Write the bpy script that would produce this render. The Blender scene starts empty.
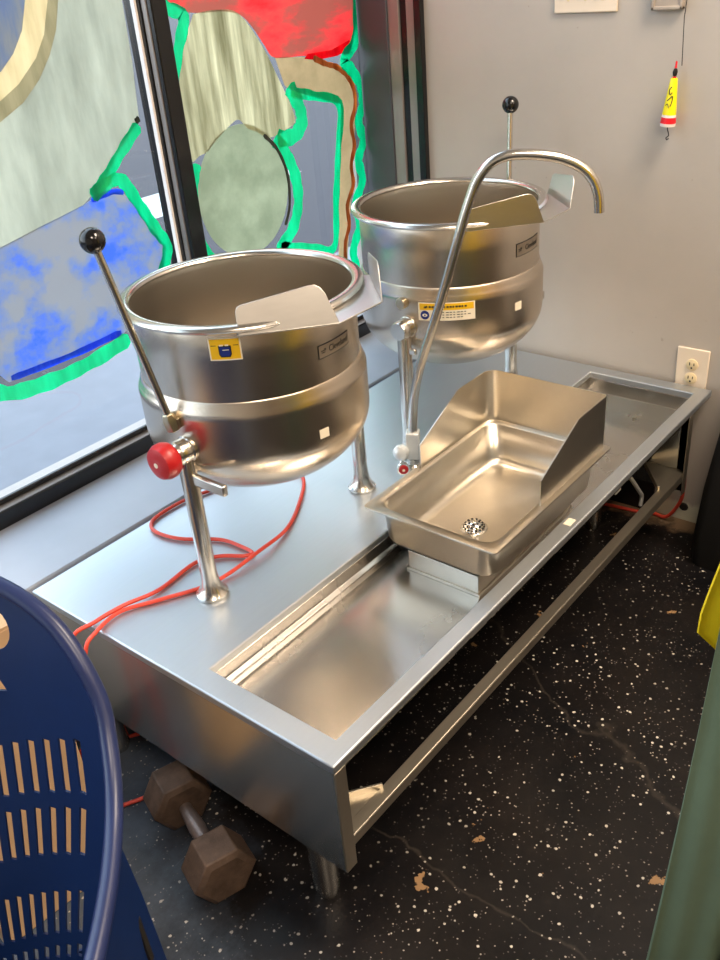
import bpy, bmesh, math, random
from mathutils import Vector, Matrix
from mathutils.geometry import delaunay_2d_cdt
random.seed(4)
PI = math.pi
H = 0.44                      # height of the stand's top above the floor
S = bpy.context.scene
COL = S.collection

# ------------------------------------------------------------------ materials
def new_mat(name):
    m = bpy.data.materials.new(name); m.use_nodes = True
    nt = m.node_tree; b = nt.nodes['Principled BSDF']
    return m, nt, b
def node(nt, t, **kw):
    n = nt.nodes.new(t)
    for k, v in kw.items(): setattr(n, k, v)
    return n
def coords(nt, scale=(1, 1, 1), kind='Object'):
    tc = node(nt, 'ShaderNodeTexCoord'); mp = node(nt, 'ShaderNodeMapping')
    nt.links.new(tc.outputs[kind], mp.inputs[0]); mp.inputs['Scale'].default_value = scale
    return mp.outputs[0]
def noise(nt, vec, scale, detail=4, rough=.6):
    n = node(nt, 'ShaderNodeTexNoise'); n.inputs['Scale'].default_value = scale
    n.inputs['Detail'].default_value = detail; n.inputs['Roughness'].default_value = rough
    nt.links.new(vec, n.inputs['Vector']); return n.outputs['Fac']
def ramp(nt, fac, stops, interp='LINEAR'):
    r = node(nt, 'ShaderNodeValToRGB'); r.color_ramp.interpolation = interp
    e = r.color_ramp.elements
    while len(e) < len(stops): e.new(.5)
    for i, (p, c) in enumerate(stops):
        e[i].position = p; e[i].color = (*c, 1) if len(c) == 3 else c
    nt.links.new(fac, r.inputs[0]); return r.outputs['Color']
def g(v): return (v, v, v)
def srgb(r, gg, b):
    f = lambda c: (c/255/12.92 if c/255 <= .04045 else ((c/255+.055)/1.055)**2.4)
    return (f(r), f(gg), f(b))
def plain(name, col, rough=.5, metal=0., var=.12, scale=8, bump=0.):
    m, nt, b = new_mat(name)
    v = coords(nt); f = noise(nt, v, scale)
    c = ramp(nt, f, [(.3, tuple(x*(1-var) for x in col)), (.7, tuple(min(1, x*(1+var)) for x in col))])
    nt.links.new(c, b.inputs['Base Color'])
    b.inputs['Roughness'].default_value = rough; b.inputs['Metallic'].default_value = metal
    if bump:
        bp = node(nt, 'ShaderNodeBump'); bp.inputs['Strength'].default_value = bump; bp.inputs['Distance'].default_value = .002
        nt.links.new(noise(nt, v, scale*12), bp.inputs['Height']); nt.links.new(bp.outputs[0], b.inputs['Normal'])
    return m
def steel(name, base, rmin, rmax, stretch=(1, 1, 1), aniso=0., scale=6, tangent=None, bump=.0, fine=None):
    m, nt, b = new_mat(name)
    v = coords(nt, stretch); f = noise(nt, v, scale, 5, .65)
    v2 = coords(nt, (1, 1, 1)); f2 = noise(nt, v2, 5, 3)
    mx = node(nt, 'ShaderNodeMath', operation='ADD'); mx.inputs[1].default_value = 0
    mm = node(nt, 'ShaderNodeMath', operation='MULTIPLY_ADD'); nt.links.new(f2, mm.inputs[0]); mm.inputs[1].default_value = .5
    h = node(nt, 'ShaderNodeMath', operation='MULTIPLY'); nt.links.new(f, h.inputs[0]); h.inputs[1].default_value = .5
    nt.links.new(h.outputs[0], mm.inputs[2])
    rr = ramp(nt, mm.outputs[0], [(.0, g(rmin)), (1, g(rmax))]); nt.links.new(rr, b.inputs['Roughness'])
    cc = ramp(nt, f, [(.2, tuple(x*.965 for x in base)), (.8, tuple(min(1, x*1.03) for x in base))])
    nt.links.new(cc, b.inputs['Base Color']); b.inputs['Metallic'].default_value = 1
    if aniso:
        b.inputs['Anisotropic'].default_value = aniso
        t = node(nt, 'ShaderNodeTangent', direction_type='RADIAL', axis='Z'); nt.links.new(t.outputs[0], b.inputs['Tangent'])
    if bump:
        bp = node(nt, 'ShaderNodeBump'); bp.inputs['Strength'].default_value = bump; bp.inputs['Distance'].default_value = .01
        nt.links.new(f2, bp.inputs['Height']); nt.links.new(bp.outputs[0], b.inputs['Normal'])
    return m
M = {}
M['top'] = steel('brushed top steel', (.545, .58, .615), .42, .52, (2, 30, 30), scale=5)
M['panel'] = steel('side panel steel', (.66, .67, .64), .20, .25, (1, 1, 1), scale=3, bump=.03)
M['trough'] = steel('trough steel', (.60, .575, .54), .24, .30, (1, 1, 1), scale=4, bump=.03)
M['kettle'] = steel('spun kettle steel', (.67, .595, .505), .27, .27, (1, 1, 3), aniso=.75, scale=5)
M['inner'] = steel('kettle inside steel', (.62, .56, .48), .30, .30, (1, 1, 3), aniso=.7, scale=5)
M['lip'] = steel('lip sheet steel', (.64, .61, .57), .30, .42, (4, 4, 20), scale=6)
M['pan'] = steel('pan steel', (.64, .59, .51), .24, .38, (6, 6, 6), scale=6)
M['tube'] = steel('tube steel', (.66, .63, .58), .20, .26, (3, 3, 3), scale=5)
M['rail'] = steel('rail steel', (.60, .54, .44), .32, .45, (2, 20, 20), scale=5)
M['brass'] = steel('socket metal', (.56, .49, .36), .25, .35)
M['chrome'] = steel('chrome', (.82, .82, .80), .06, .12)
M['knob_red'] = plain('red knob plastic', srgb(178, 26, 30), .35)
M['ball_black'] = plain('black ball plastic', (.008, .008, .009), .15)
M['cord'] = plain('red orange cord rubber', srgb(222, 74, 56), .45)
M['iron'] = plain('rusty hex iron', srgb(92, 74, 62), .6, .25, .35, 30, .4)
M['iron_bar'] = plain('worn grey bar', srgb(128, 116, 112), .45, .6, .2, 40)
M['chair'] = plain('navy blue plastic', srgb(8, 36, 84), .38, 0, .06, 20, .05)
M['chair_rim'] = plain('navy rim plastic', srgb(30, 42, 84), .36, 0, .08, 20)
M['card'] = plain('cardboard', srgb(206, 170, 130), .8, 0, .05, 12)
M['coat'] = plain('green cloth', srgb(90, 106, 84), .9, 0, .07, 14, .2)
M['yellow_cloth'] = plain('yellow cloth', srgb(255, 212, 0), .7, 0, .03, 14)
M['black_cloth'] = plain('black cloth', (.004, .004, .005), .8)
M['shade_black'] = plain('black shade strip', (.008, .008, .008), .5)
M['rack'] = plain('rack dark metal', (.05, .05, .05), .4, .6)
M['white_tag'] = plain('white sticker', srgb(236, 226, 205), .6, 0, .03)
M['yellow_tag'] = plain('yellow sticker', srgb(232, 184, 20), .5, 0, .04)
M['blue_ink'] = plain('blue ink', srgb(18, 40, 120), .5)
M['black_ink'] = plain('black ink', (.012, .012, .012), .5)
M['name_grey'] = plain('grey nameplate', srgb(150, 138, 124), .4, .3)
M['plate'] = plain('ivory plate', srgb(232, 216, 196), .45, 0, .03)
M['receptacle'] = plain('ivory receptacle', srgb(226, 206, 166), .45, 0, .03)
M['slot'] = plain('dark slot', (.01, .008, .006), .6)
M['painted_box'] = plain('painted metal box', srgb(168, 156, 144), .5)
M['lure_yellow'] = plain('lure yellow', srgb(240, 224, 10), .4, 0, .03)
M['lure_red'] = plain('lure red', srgb(222, 24, 40), .4, 0, .03)
M['lure_white'] = plain('lure white', srgb(238, 226, 220), .4, 0, .03)
M['wire'] = plain('dark wire', (.02, .02, .02), .4, .5)
M['frame'] = plain('black window frame', (.006, .006, .007), .22, 0, .1)
M['alu'] = plain('grey metal and lit frame', srgb(150, 142, 138), .35, .5, .08)
M['slate_metal'] = plain('slate frame face', srgb(72, 74, 80), .4, .1, .08)
M['ledge'] = plain('painted grey ledge', srgb(158, 164, 176), .38, 0, .06, 5)
M['lamp_body'] = plain('lamp housing', (.8, .8, .78), .5)
M['pipe_light'] = plain('pale valve body', (.72, .73, .72), .3, .4)
M['drain_hole'] = M['slot']

def wall_material():
    m, nt, b = new_mat('grey wall paint')
    v = coords(nt, kind='Generated' if False else 'Object')
    f = noise(nt, v, 2.2, 6)
    c = ramp(nt, f, [(.3, srgb(172, 165, 158)), (.7, srgb(184, 176, 168))])
    # scuffs and the bare strip of white plaster along the foot of the wall
    sp = node(nt, 'ShaderNodeSeparateXYZ'); nt.links.new(v, sp.inputs[0])
    f2 = noise(nt, v, 14, 5)
    ad = node(nt, 'ShaderNodeMath', operation='MULTIPLY_ADD'); nt.links.new(f2, ad.inputs[0]); ad.inputs[1].default_value = -.10
    nt.links.new(sp.outputs['Z'], ad.inputs[2])
    k = ramp(nt, ad.outputs[0], [(0, g(1)), (.012, g(0))], 'LINEAR')
    mix = node(nt, 'ShaderNodeMix', data_type='RGBA'); nt.links.new(k, mix.inputs['Factor'])
    nt.links.new(c, mix.inputs['A']); mix.inputs['B'].default_value = (*srgb(214, 214, 196), 1)
    f3 = noise(nt, v, 30, 2)
    k3 = ramp(nt, f3, [(.74, g(0)), (.76, g(.5))])
    mix2 = node(nt, 'ShaderNodeMix', data_type='RGBA'); nt.links.new(k3, mix2.inputs['Factor'])
    nt.links.new(mix.outputs['Result'], mix2.inputs['A']); mix2.inputs['B'].default_value = (*srgb(150, 138, 128), 1)
    nt.links.new(mix2.outputs['Result'], b.inputs['Base Color'])
    b.inputs['Roughness'].default_value = .55
    bp = node(nt, 'ShaderNodeBump'); bp.inputs['Strength'].default_value = .15; bp.inputs['Distance'].default_value = .004
    nt.links.new(noise(nt, v, 60, 3), bp.inputs['Height']); nt.links.new(bp.outputs[0], b.inputs['Normal'])
    return m
M['wall'] = wall_material()
def striped_far_wall():  # unseen wall; its vertical stripes are made up to streak the kettles' reflections
    m, nt, b = new_mat('brown striped far wall'); v = coords(nt, (1, 1, .04)); f = noise(nt, v, 2.4, 3, .55)
    nt.links.new(ramp(nt, f, [(.36, srgb(54, 44, 38)), (.48, srgb(112, 92, 74)), (.56, srgb(196, 164, 128)), (.64, srgb(90, 74, 60))]), b.inputs['Base Color']); b.inputs['Roughness'].default_value = .7
    return m
M['wall_far'] = striped_far_wall()
M['wall_pale'] = plain('pale side wall', srgb(176, 172, 164), .7, 0, .1, 1.5)
M['ceiling'] = plain('ceiling paint', srgb(205, 198, 186), .8, 0, .05)

def floor_material():
    m, nt, b = new_mat('black speckled floor')
    v = coords(nt)
    f = noise(nt, v, 3.5, 6, .7)
    base = ramp(nt, f, [(.35, (.004, .004, .005)), (.7, (.014, .011, .010))])
    def over(a, fac, col):
        mx = node(nt, 'ShaderNodeMix', data_type='RGBA'); nt.links.new(fac, mx.inputs['Factor']); nt.links.new(a, mx.inputs['A'])
        mx.inputs['B'].default_value = (*col, 1); return mx.outputs['Result']
    def mul(a, c):
        n = node(nt, 'ShaderNodeMath', operation='MULTIPLY'); nt.links.new(a, n.inputs[0]); nt.links.new(c, n.inputs[1]); return n.outputs[0]
    # flecks: only some of the cells carry one
    def flecks(scale, size, keep, warp=.3):
        vor = node(nt, 'ShaderNodeTexVoronoi'); vor.inputs['Scale'].default_value = scale
        nz = node(nt, 'ShaderNodeTexNoise'); nz.inputs['Scale'].default_value = scale*1.7; nt.links.new(v, nz.inputs['Vector'])
        mm = node(nt, 'ShaderNodeVectorMath', operation='MULTIPLY_ADD'); nt.links.new(nz.outputs['Color'], mm.inputs[0])
        mm.inputs[1].default_value = (warp/scale,)*3; nt.links.new(v, mm.inputs[2]); nt.links.new(mm.outputs[0], vor.inputs['Vector'])
        d = ramp(nt, vor.outputs['Distance'], [(size*.75, g(1)), (size, g(0))])
        sep = node(nt, 'ShaderNodeSeparateColor'); nt.links.new(vor.outputs['Color'], sep.inputs[0])
        kk = ramp(nt, sep.outputs[0], [(1-keep, g(0)), (1-keep+.01, g(1))])
        return mul(d, kk)
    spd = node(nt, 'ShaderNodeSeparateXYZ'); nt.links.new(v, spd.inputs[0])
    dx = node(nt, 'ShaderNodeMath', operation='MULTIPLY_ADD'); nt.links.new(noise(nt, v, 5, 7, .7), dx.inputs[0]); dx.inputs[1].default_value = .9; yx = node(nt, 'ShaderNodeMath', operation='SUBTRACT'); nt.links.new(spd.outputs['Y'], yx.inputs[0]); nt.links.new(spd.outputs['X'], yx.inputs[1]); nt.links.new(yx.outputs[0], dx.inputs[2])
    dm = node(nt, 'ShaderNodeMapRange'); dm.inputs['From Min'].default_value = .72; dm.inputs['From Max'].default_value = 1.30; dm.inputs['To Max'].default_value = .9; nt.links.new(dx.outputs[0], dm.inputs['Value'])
    base = over(base, dm.outputs['Result'], (.10, .125, .165))  # dusty patch that also paints the window's bluish reflection into the floor colour
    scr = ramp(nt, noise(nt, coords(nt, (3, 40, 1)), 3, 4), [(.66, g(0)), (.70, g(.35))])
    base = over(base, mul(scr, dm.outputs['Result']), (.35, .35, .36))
    dens = ramp(nt, noise(nt, v, 2.0, 3), [(.40, g(.25)), (.60, g(1))])
    c = over(base, mul(flecks(58, .20, .42), dens), srgb(214, 206, 194))
    c = over(c, mul(flecks(110, .22, .26), dens), srgb(170, 160, 150))
    c = over(c, mul(flecks(150, .26, .22), dens), srgb(92, 86, 84))
    # chipped paint showing the tan floor below
    chip = ramp(nt, noise(nt, v, 9, 5, .62), [(.662, g(0)), (.675, g(1))])
    c = over(c, chip, srgb(150, 118, 84))
    sp = node(nt, 'ShaderNodeSeparateXYZ'); nt.links.new(v, sp.inputs[0])
    # broken edge near the grey wall
    wx = node(nt, 'ShaderNodeMath', operation='MULTIPLY_ADD'); nt.links.new(noise(nt, v, 11, 5), wx.inputs[0]); wx.inputs[1].default_value = .26; nt.links.new(sp.outputs['X'], wx.inputs[2])
    edge = ramp(nt, wx.outputs[0], [(0, g(0)), (1, g(1))])
    er = node(nt, 'ShaderNodeMapRange'); er.inputs['From Min'].default_value = 1.66; er.inputs['From Max'].default_value = 1.70; nt.links.new(wx.outputs[0], er.inputs['Value'])
    c = over(c, er.outputs['Result'], srgb(120, 98, 76))
    # hairline cracks
    vor = node(nt, 'ShaderNodeTexVoronoi', feature='DISTANCE_TO_EDGE'); vor.inputs['Scale'].default_value = .8
    nz = node(nt, 'ShaderNodeTexNoise'); nz.inputs['Scale'].default_value = 5; nz.inputs['Detail'].default_value = 6; nt.links.new(v, nz.inputs['Vector'])
    mm = node(nt, 'ShaderNodeVectorMath', operation='MULTIPLY_ADD'); nt.links.new(nz.outputs['Color'], mm.inputs[0]); mm.inputs[1].default_value = (.16,)*3; nt.links.new(v, mm.inputs[2])
    nt.links.new(mm.outputs[0], vor.inputs['Vector'])
    cr = ramp(nt, vor.outputs['Distance'], [(.0006, g(.16)), (.0013, g(0))])
    c = over(c, cr, srgb(110, 100, 90))
    nt.links.new(c, b.inputs['Base Color'])
    b.inputs['Specular IOR Level'].default_value = .22
    rr = ramp(nt, noise(nt, v, 6, 5), [(.35, g(.30)), (.7, g(.46))]); nt.links.new(rr, b.inputs['Roughness'])
    bp = node(nt, 'ShaderNodeBump'); bp.inputs['Strength'].default_value = .25; bp.inputs['Distance'].default_value = .004
    nt.links.new(noise(nt, v, 22, 5), bp.inputs['Height']); nt.links.new(bp.outputs[0], b.inputs['Normal'])
    return m
M['floor'] = floor_material()

def paint(name, a, b_, transl=.82, stretch=(6, 6, 1.2), scale=5, lo=.38, hi=.62, c3=None):
    m = bpy.data.materials.new(name); m.use_nodes = True; nt = m.node_tree
    nt.nodes.remove(nt.nodes['Principled BSDF']); out = nt.nodes['Material Output']
    v = coords(nt, stretch); f = noise(nt, v, scale, 6, .62)
    c = ramp(nt, f, [(lo, a), (hi, b_)] + ([(min(.95, hi+.1), c3)] if c3 else []))
    d = node(nt, 'ShaderNodeBsdfDiffuse'); t = node(nt, 'ShaderNodeBsdfTranslucent'); mx = node(nt, 'ShaderNodeMixShader')
    gl = node(nt, 'ShaderNodeBsdfGlossy'); gl.inputs['Roughness'].default_value = .12; m2 = node(nt, 'ShaderNodeMixShader'); m2.inputs[0].default_value = .04
    nt.links.new(c, d.inputs[0]); nt.links.new(c, t.inputs[0]); mx.inputs[0].default_value = transl
    nt.links.new(d.outputs[0], mx.inputs[1]); nt.links.new(t.outputs[0], mx.inputs[2])
    nt.links.new(mx.outputs[0], m2.inputs[1]); nt.links.new(gl.outputs[0], m2.inputs[2]); nt.links.new(m2.outputs[0], out.inputs[0])
    return m
M['paint_grey'] = paint('window paint grey', srgb(184, 188, 177), srgb(224, 226, 214), stretch=(5, 5, 1.2), scale=3, lo=.25, hi=.75)
M['paint_olive'] = paint('window paint olive', srgb(180, 174, 148), srgb(200, 192, 166))
M['paint_cream'] = paint('window paint cream', srgb(226, 212, 180), srgb(242, 230, 200))
M['paint_slate'] = paint('window paint slate', srgb(150, 164, 186), srgb(180, 180, 176))
M['paint_blue'] = paint('window paint blue', srgb(188, 190, 194), srgb(168, 182, 210), stretch=(2, 2, 2.4), scale=3.2, lo=.42, hi=.50, c3=srgb(118, 160, 240))
M['paint_deep_blue'] = paint('window paint deep blue', srgb(36, 104, 235), srgb(66, 140, 250))
M['paint_red'] = paint('window paint red', srgb(252, 84, 96), srgb(255, 118, 122), stretch=(1.5, 1.5, 4), scale=2.2, lo=.36, hi=.46, c3=srgb(206, 142, 132))
M['paint_crimson'] = paint('window paint crimson', srgb(225, 14, 50), srgb(245, 30, 66))
M['paint_tan'] = paint('window paint tan', srgb(200, 186, 158), srgb(216, 200, 172), stretch=(2, 2, 2), c3=srgb(235, 160, 110), hi=.58)
M['paint_cream_stripe'] = paint('window paint striped cream', srgb(158, 156, 128), srgb(244, 240, 216), stretch=(9, 9, .8), scale=3, lo=.3, hi=.7)
M['paint_sage'] = paint('window paint sage', srgb(180, 188, 168), srgb(200, 206, 186), stretch=(2, 2, 2))
M['paint_green'] = paint('window paint green', srgb(8, 208, 162), srgb(22, 232, 188))
M['paint_orange'] = paint('window paint orange', srgb(176, 106, 54), srgb(222, 156, 96))
M['paint_black'] = paint('window paint black', (.02, .025, .02), (.05, .06, .05), .2)

def glass_material():
    m = bpy.data.materials.new('window glass'); m.use_nodes = True; nt = m.node_tree
    nt.nodes.remove(nt.nodes['Principled BSDF']); out = nt.nodes['Material Output']
    t = node(nt, 'ShaderNodeBsdfTransparent'); t.inputs[0].default_value = (.94, .96, .96, 1)
    gl = node(nt, 'ShaderNodeBsdfGlossy'); gl.inputs['Roughness'].default_value = .02
    fr = node(nt, 'ShaderNodeFresnel'); fr.inputs[0].default_value = 1.45
    mx = node(nt, 'ShaderNodeMixShader'); geo = node(nt, 'ShaderNodeNewGeometry'); inv = node(nt, 'ShaderNodeMath', operation='SUBTRACT'); inv.inputs[0].default_value = 1; nt.links.new(geo.outputs['Backfacing'], inv.inputs[1])
    fm = node(nt, 'ShaderNodeMath', operation='MULTIPLY'); nt.links.new(fr.outputs[0], fm.inputs[0]); nt.links.new(inv.outputs[0], fm.inputs[1])
    nt.links.new(fm.outputs[0], mx.inputs[0]); nt.links.new(t.outputs[0], mx.inputs[1]); nt.links.new(gl.outputs[0], mx.inputs[2])
    nt.links.new(mx.outputs[0], out.inputs[0]); return m
M['glass'] = glass_material()
M['sidewalk'] = plain('concrete sidewalk', srgb(116, 118, 126), .8, 0, .08, 6)
M['road'] = plain('asphalt road', srgb(50, 46, 52), .85, 0, .1, 10)
M['road_line'] = plain('white road line', srgb(170, 170, 170), .8)
def emit(name, col, s):
    m, nt, b = new_mat(name); b.inputs['Emission Color'].default_value = (*col, 1); b.inputs['Emission Strength'].default_value = s
    b.inputs['Base Color'].default_value = (.8, .8, .8, 1); return m

# ------------------------------------------------------------------ mesh helpers (coordinates: X along the stand, Y to the window, Z from the stand's top; H lifts all to the floor)
def V(*a): return Vector(a)
class MB:
    def __init__(s): s.bm = bmesh.new()
    def box(s, x0, x1, y0, y1, z0, z1, mat=None):
        vs = [s.bm.verts.new(p) for p in ((x0,y0,z0),(x1,y0,z0),(x1,y1,z0),(x0,y1,z0),(x0,y0,z1),(x1,y0,z1),(x1,y1,z1),(x0,y1,z1))]
        for f in ((3,2,1,0),(4,5,6,7),(0,1,5,4),(1,2,6,5),(2,3,7,6),(3,0,4,7)): s.bm.faces.new([vs[i] for i in f])
        if mat:
            for v in vs: v.co = mat @ v.co
        return s
    def prism(s, pts, d):                 # closed outline of 3D points, swept by d
        a = [s.bm.verts.new(p) for p in pts]; b = [s.bm.verts.new(Vector(p)+Vector(d)) for p in pts]; n = len(a)
        s.bm.faces.new(a[::-1]); s.bm.faces.new(b)
        for i in range(n): s.bm.faces.new((a[i], a[(i+1)%n], b[(i+1)%n], b[i]))
        return s
    def tube(s, pts, r, n=12, cap=True, up=None):
        pts = [Vector(p) for p in pts]; rr = r if isinstance(r, (list, tuple)) else [r]*len(pts)
        rings = []; prev = None
        for i, p in enumerate(pts):
            t = (pts[min(i+1, len(pts)-1)] - pts[max(i-1, 0)]).normalized()
            if prev is None:
                u = t.orthogonal().normalized()
            else:
                u = (prev - t*prev.dot(t)).normalized()
            prev = u; w = t.cross(u)
            rings.append([s.bm.verts.new(p + rr[i]*(u*math.cos(2*PI*k/n) + w*math.sin(2*PI*k/n))) for k in range(n)])
        for a, b in zip(rings, rings[1:]):
            for k in range(n): s.bm.faces.new((a[k], a[(k+1)%n], b[(k+1)%n], b[k]))
        if cap: s.bm.faces.new(rings[0][::-1]); s.bm.faces.new(rings[-1])
        return s
    def lathe(s, prof, c, axis=(0, 0, 1), n=48, close=False):      # profile of (radius, height)
        ax = Vector(axis).normalized(); u = ax.orthogonal().normalized(); w = ax.cross(u); c = Vector(c)
        rings = []
        for r, h in prof:
            if r < 1e-6: rings.append([s.bm.verts.new(c+ax*h)])
            else: rings.append([s.bm.verts.new(c + ax*h + r*(u*math.cos(2*PI*k/n)+w*math.sin(2*PI*k/n))) for k in range(n)])
        pairs = list(zip(rings, rings[1:])) + ([(rings[-1], rings[0])] if close else [])
        for a, b in pairs:
            if len(a) == 1 and len(b) == 1: continue
            for k in range(n):
                k2 = (k+1) % n
                if len(a) == 1: s.bm.faces.new((a[0], b[k2], b[k]))
                elif len(b) == 1: s.bm.faces.new((a[k], a[k2], b[0]))
                else: s.bm.faces.new((a[k], a[k2], b[k2], b[k]))
        return s
    def ball(s, c, r, n=24):
        return s.lathe([(r*math.sin(PI*i/12), -r*math.cos(PI*i/12)) for i in range(13)], c, n=n)
    def grid(s, rows):
        vs = [[s.bm.verts.new(p) for p in row] for row in rows]
        for a, b in zip(vs, vs[1:]):
            for i in range(len(a)-1): s.bm.faces.new((a[i], a[i+1], b[i+1], b[i]))
        return s
    def build(s, name, mat, parent=None, bevel=0., angle=35, solid=0., seg=2, mats=None):
        bmesh.ops.recalc_face_normals(s.bm, faces=s.bm.faces)
        org = Vector((0, 0, 0))
        if parent is not None:
            p = parent
            while p is not None: org = org + Vector(p.location); p = p.parent
        for v in s.bm.verts: v.co = v.co + Vector((0, 0, H)) - org
        me = bpy.data.meshes.new(name); s.bm.to_mesh(me); s.bm.free()
        me.shade_smooth(); me.set_sharp_from_angle(angle=math.radians(angle))
        o = bpy.data.objects.new(name, me); COL.objects.link(o)
        o.data.materials.append(mat)
        if parent is not None: o.parent = parent
        if solid:
            md = o.modifiers.new('thickness', 'SOLIDIFY'); md.thickness = solid; md.offset = 0
            es = o.modifiers.new('crisp', 'EDGE_SPLIT'); es.split_angle = math.radians(max(angle, 30)); es.use_edge_sharp = False
        if bevel:
            md = o.modifiers.new('edges', 'BEVEL'); md.width = bevel; md.segments = seg; md.limit_method = 'ANGLE'; md.angle_limit = math.radians(40)
            md.harden_normals = False
        return o
def thing(name, label, cat, loc, group=None):
    o = bpy.data.objects.new(name, None); COL.objects.link(o); o.location = (loc[0], loc[1], loc[2]+H); o.empty_display_size = .05
    o['label'] = label; o['category'] = cat
    if group: o['group'] = group
    return o
def tag(o, label, cat, group=None):
    o['label'] = label; o['category'] = cat
    if group: o['group'] = group
    return o
def struct(o): o['kind'] = 'structure'; return o
def smooth(pts, n=6):                       # Catmull-Rom
    pts = [Vector(p) for p in pts]; out = []
    for i in range(len(pts)-1):
        p0, p1, p2, p3 = pts[max(i-1, 0)], pts[i], pts[i+1], pts[min(i+2, len(pts)-1)]
        for k in range(n):
            t = k/n
            out.append(.5*((2*p1) + (p2-p0)*t + (2*p0-5*p1+4*p2-p3)*t*t + (3*p1-p0-3*p2+p3)*t**3))
    out.append(pts[-1]); return out
def cut_sheet(outline, holes, place, step):      # outline and holes in 2D -> bmesh of a curved sheet with the holes open
    def inside(p, poly):
        r = False; n = len(poly)
        for i in range(n):
            (x1, y1), (x2, y2) = poly[i], poly[(i+1) % n]
            if (y1 > p[1]) != (y2 > p[1]) and p[0] < (x2-x1)*(p[1]-y1)/(y2-y1)+x1: r = not r
        return r
    pts = []; edges = []
    def add(poly):
        b = len(pts); pts.extend(Vector(p) for p in poly); n = len(poly); edges.extend((b+i, b+(i+1) % n) for i in range(n))
    add(outline)
    for h in holes: add(h)
    xs = [p[0] for p in outline]; ys = [p[1] for p in outline]
    x = min(xs)+step/2
    while x < max(xs):
        y = min(ys)+step/2
        while y < max(ys):
            if inside((x, y), outline) and not any(inside((x, y), h) for h in holes): pts.append(Vector((x, y)))
            y += step
        x += step
    v, e, f, *_ = delaunay_2d_cdt(pts, edges, [], 0, 1e-6)
    mb = MB(); bv = [mb.bm.verts.new(place(p[0], p[1])) for p in v]
    for t in f:
        c = sum((Vector(v[i]) for i in t), Vector((0, 0)))/len(t)
        if inside(c, outline) and not any(inside(c, h) for h in holes):
            try: mb.bm.faces.new([bv[i] for i in t])
            except ValueError: pass
    for w in [w for w in mb.bm.verts if not w.link_faces]: mb.bm.verts.remove(w)
    return mb

# ------------------------------------------------------------------ the room
XW = 1.602            # right wall
YG = 1.14             # glass
CEIL = 2.75
def slab(name, mat, *b): return struct(MB().box(*b).build(name, mat))
slab('floor', M['floor'], -3.4, XW+.1, -4.2, 1.22, -H-.08, -H)
slab('wall_right', M['wall'], XW, XW+.1, -4.2, 1.22, -H, CEIL)
slab('wall_left', M['wall_pale'], -3.5, -3.4, -4.2, 1.22, -H, CEIL)
slab('wall_front', M['wall_far'], -3.4, XW, -4.3, -4.2, -H, CEIL)
slab('ceiling', M['ceiling'], -3.5, XW+.1, -4.3, 1.22, CEIL, CEIL+.08)
# low wall and ledge under the window
LZ = -.004
slab('wall_back', M['ledge'], -3.4, XW, .845, 1.20, -H, LZ).modifiers.new('e', 'BEVEL').width = .004
slab('wall_back_top', M['wall_far'], -3.4, XW, 1.09, 1.20, 2.35, CEIL)

slab('shade_strip_right', M['shade_black'], XW-.008, XW, .135, .840, -H, -H+.135)  # black strip added to paint the shade under the stand
# window: frame of bars, two panes in view, painted from inside
FY0, FY1 = 1.100, 1.185
def window(no, x0, x1, label=None):
    w = bpy.data.objects.new('window_%d' % no, None); COL.objects.link(w); w.location = (x0, FY0, LZ+H); struct(w)
    fr = MB()
    fr.box(x0, x1, FY0, FY1, LZ, .040)                 # bottom rail
    fr.box(x0, x1, FY0, FY1, 2.30, 2.36)
    fr.build('window_frame', M['frame'], w, .003)
    MB().box(x0, x1, FY0+.004, YG-.004, .0402, .0415).build('sill_strip', M['alu'], w)  # grazing light on the black rail's top, painted as a pale strip
    MB().box(x0, x1, YG-.016, YG-.004, .0416, .056).build('gasket', M['frame'], w, .003)
    MB().box(x0, x1, YG+.006, FY1-.002, .0402, .046).build('outer_strip', M['alu'], w)
    MB().box(x0, x1, YG-.002, YG+.002, .040, 2.30).build('pane', M['glass'], w)
    return w
WL = window(1, -1.20, .800)
WR = window(2, .850, XW-.02)
W3 = window(3, -3.35, -1.25)
def mullion(no, x0, x1):
    m = bpy.data.objects.new('trim_%d' % no, None); COL.objects.link(m); m.location = (x0, FY0, LZ+H); struct(m)
    MB().box(x0+.006, x1, FY0-.006, YG-.03, LZ, 2.36).build('mullion_face', M['frame'], m, .003)
    MB().box(x0+.004, x1, YG-.03, YG-.012, .0, 2.36).build('mullion_side', M['alu'], m, .002)  # side of the black mullion, its grazing light put into a paler colour
    MB().box(x0, x1, YG-.012, FY1, .0, 2.36).build('mullion_core', M['frame'], m, .002)
    MB().box(x0-.006, x0+.002, YG-.002, YG+.012, .045, 2.30).build('mullion_bead', M['lure_white'], m, .001)
mullion(1, .796, .848)
mullion(2, -1.25, -1.20)
# jamb strips on the right wall beside the window
j = bpy.data.objects.new('trim_3', None); COL.objects.link(j); j.location = (XW, 1.0, LZ+H); struct(j)
for nm, mt, a, b, d in (('jamb_edge', 'frame', .912, .936, .020), ('jamb_strip', 'alu', .936, .966, .014), ('jamb_groove', 'frame', .966, .992, .007),
                        ('jamb_strip', 'alu', .992, 1.030, .014), ('jamb_face', 'slate_metal', 1.030, FY1, .020)):
    MB().box(XW-d, XW-.0005, a, b, LZ, 2.36).build(nm, M[mt], j, .002)

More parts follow.
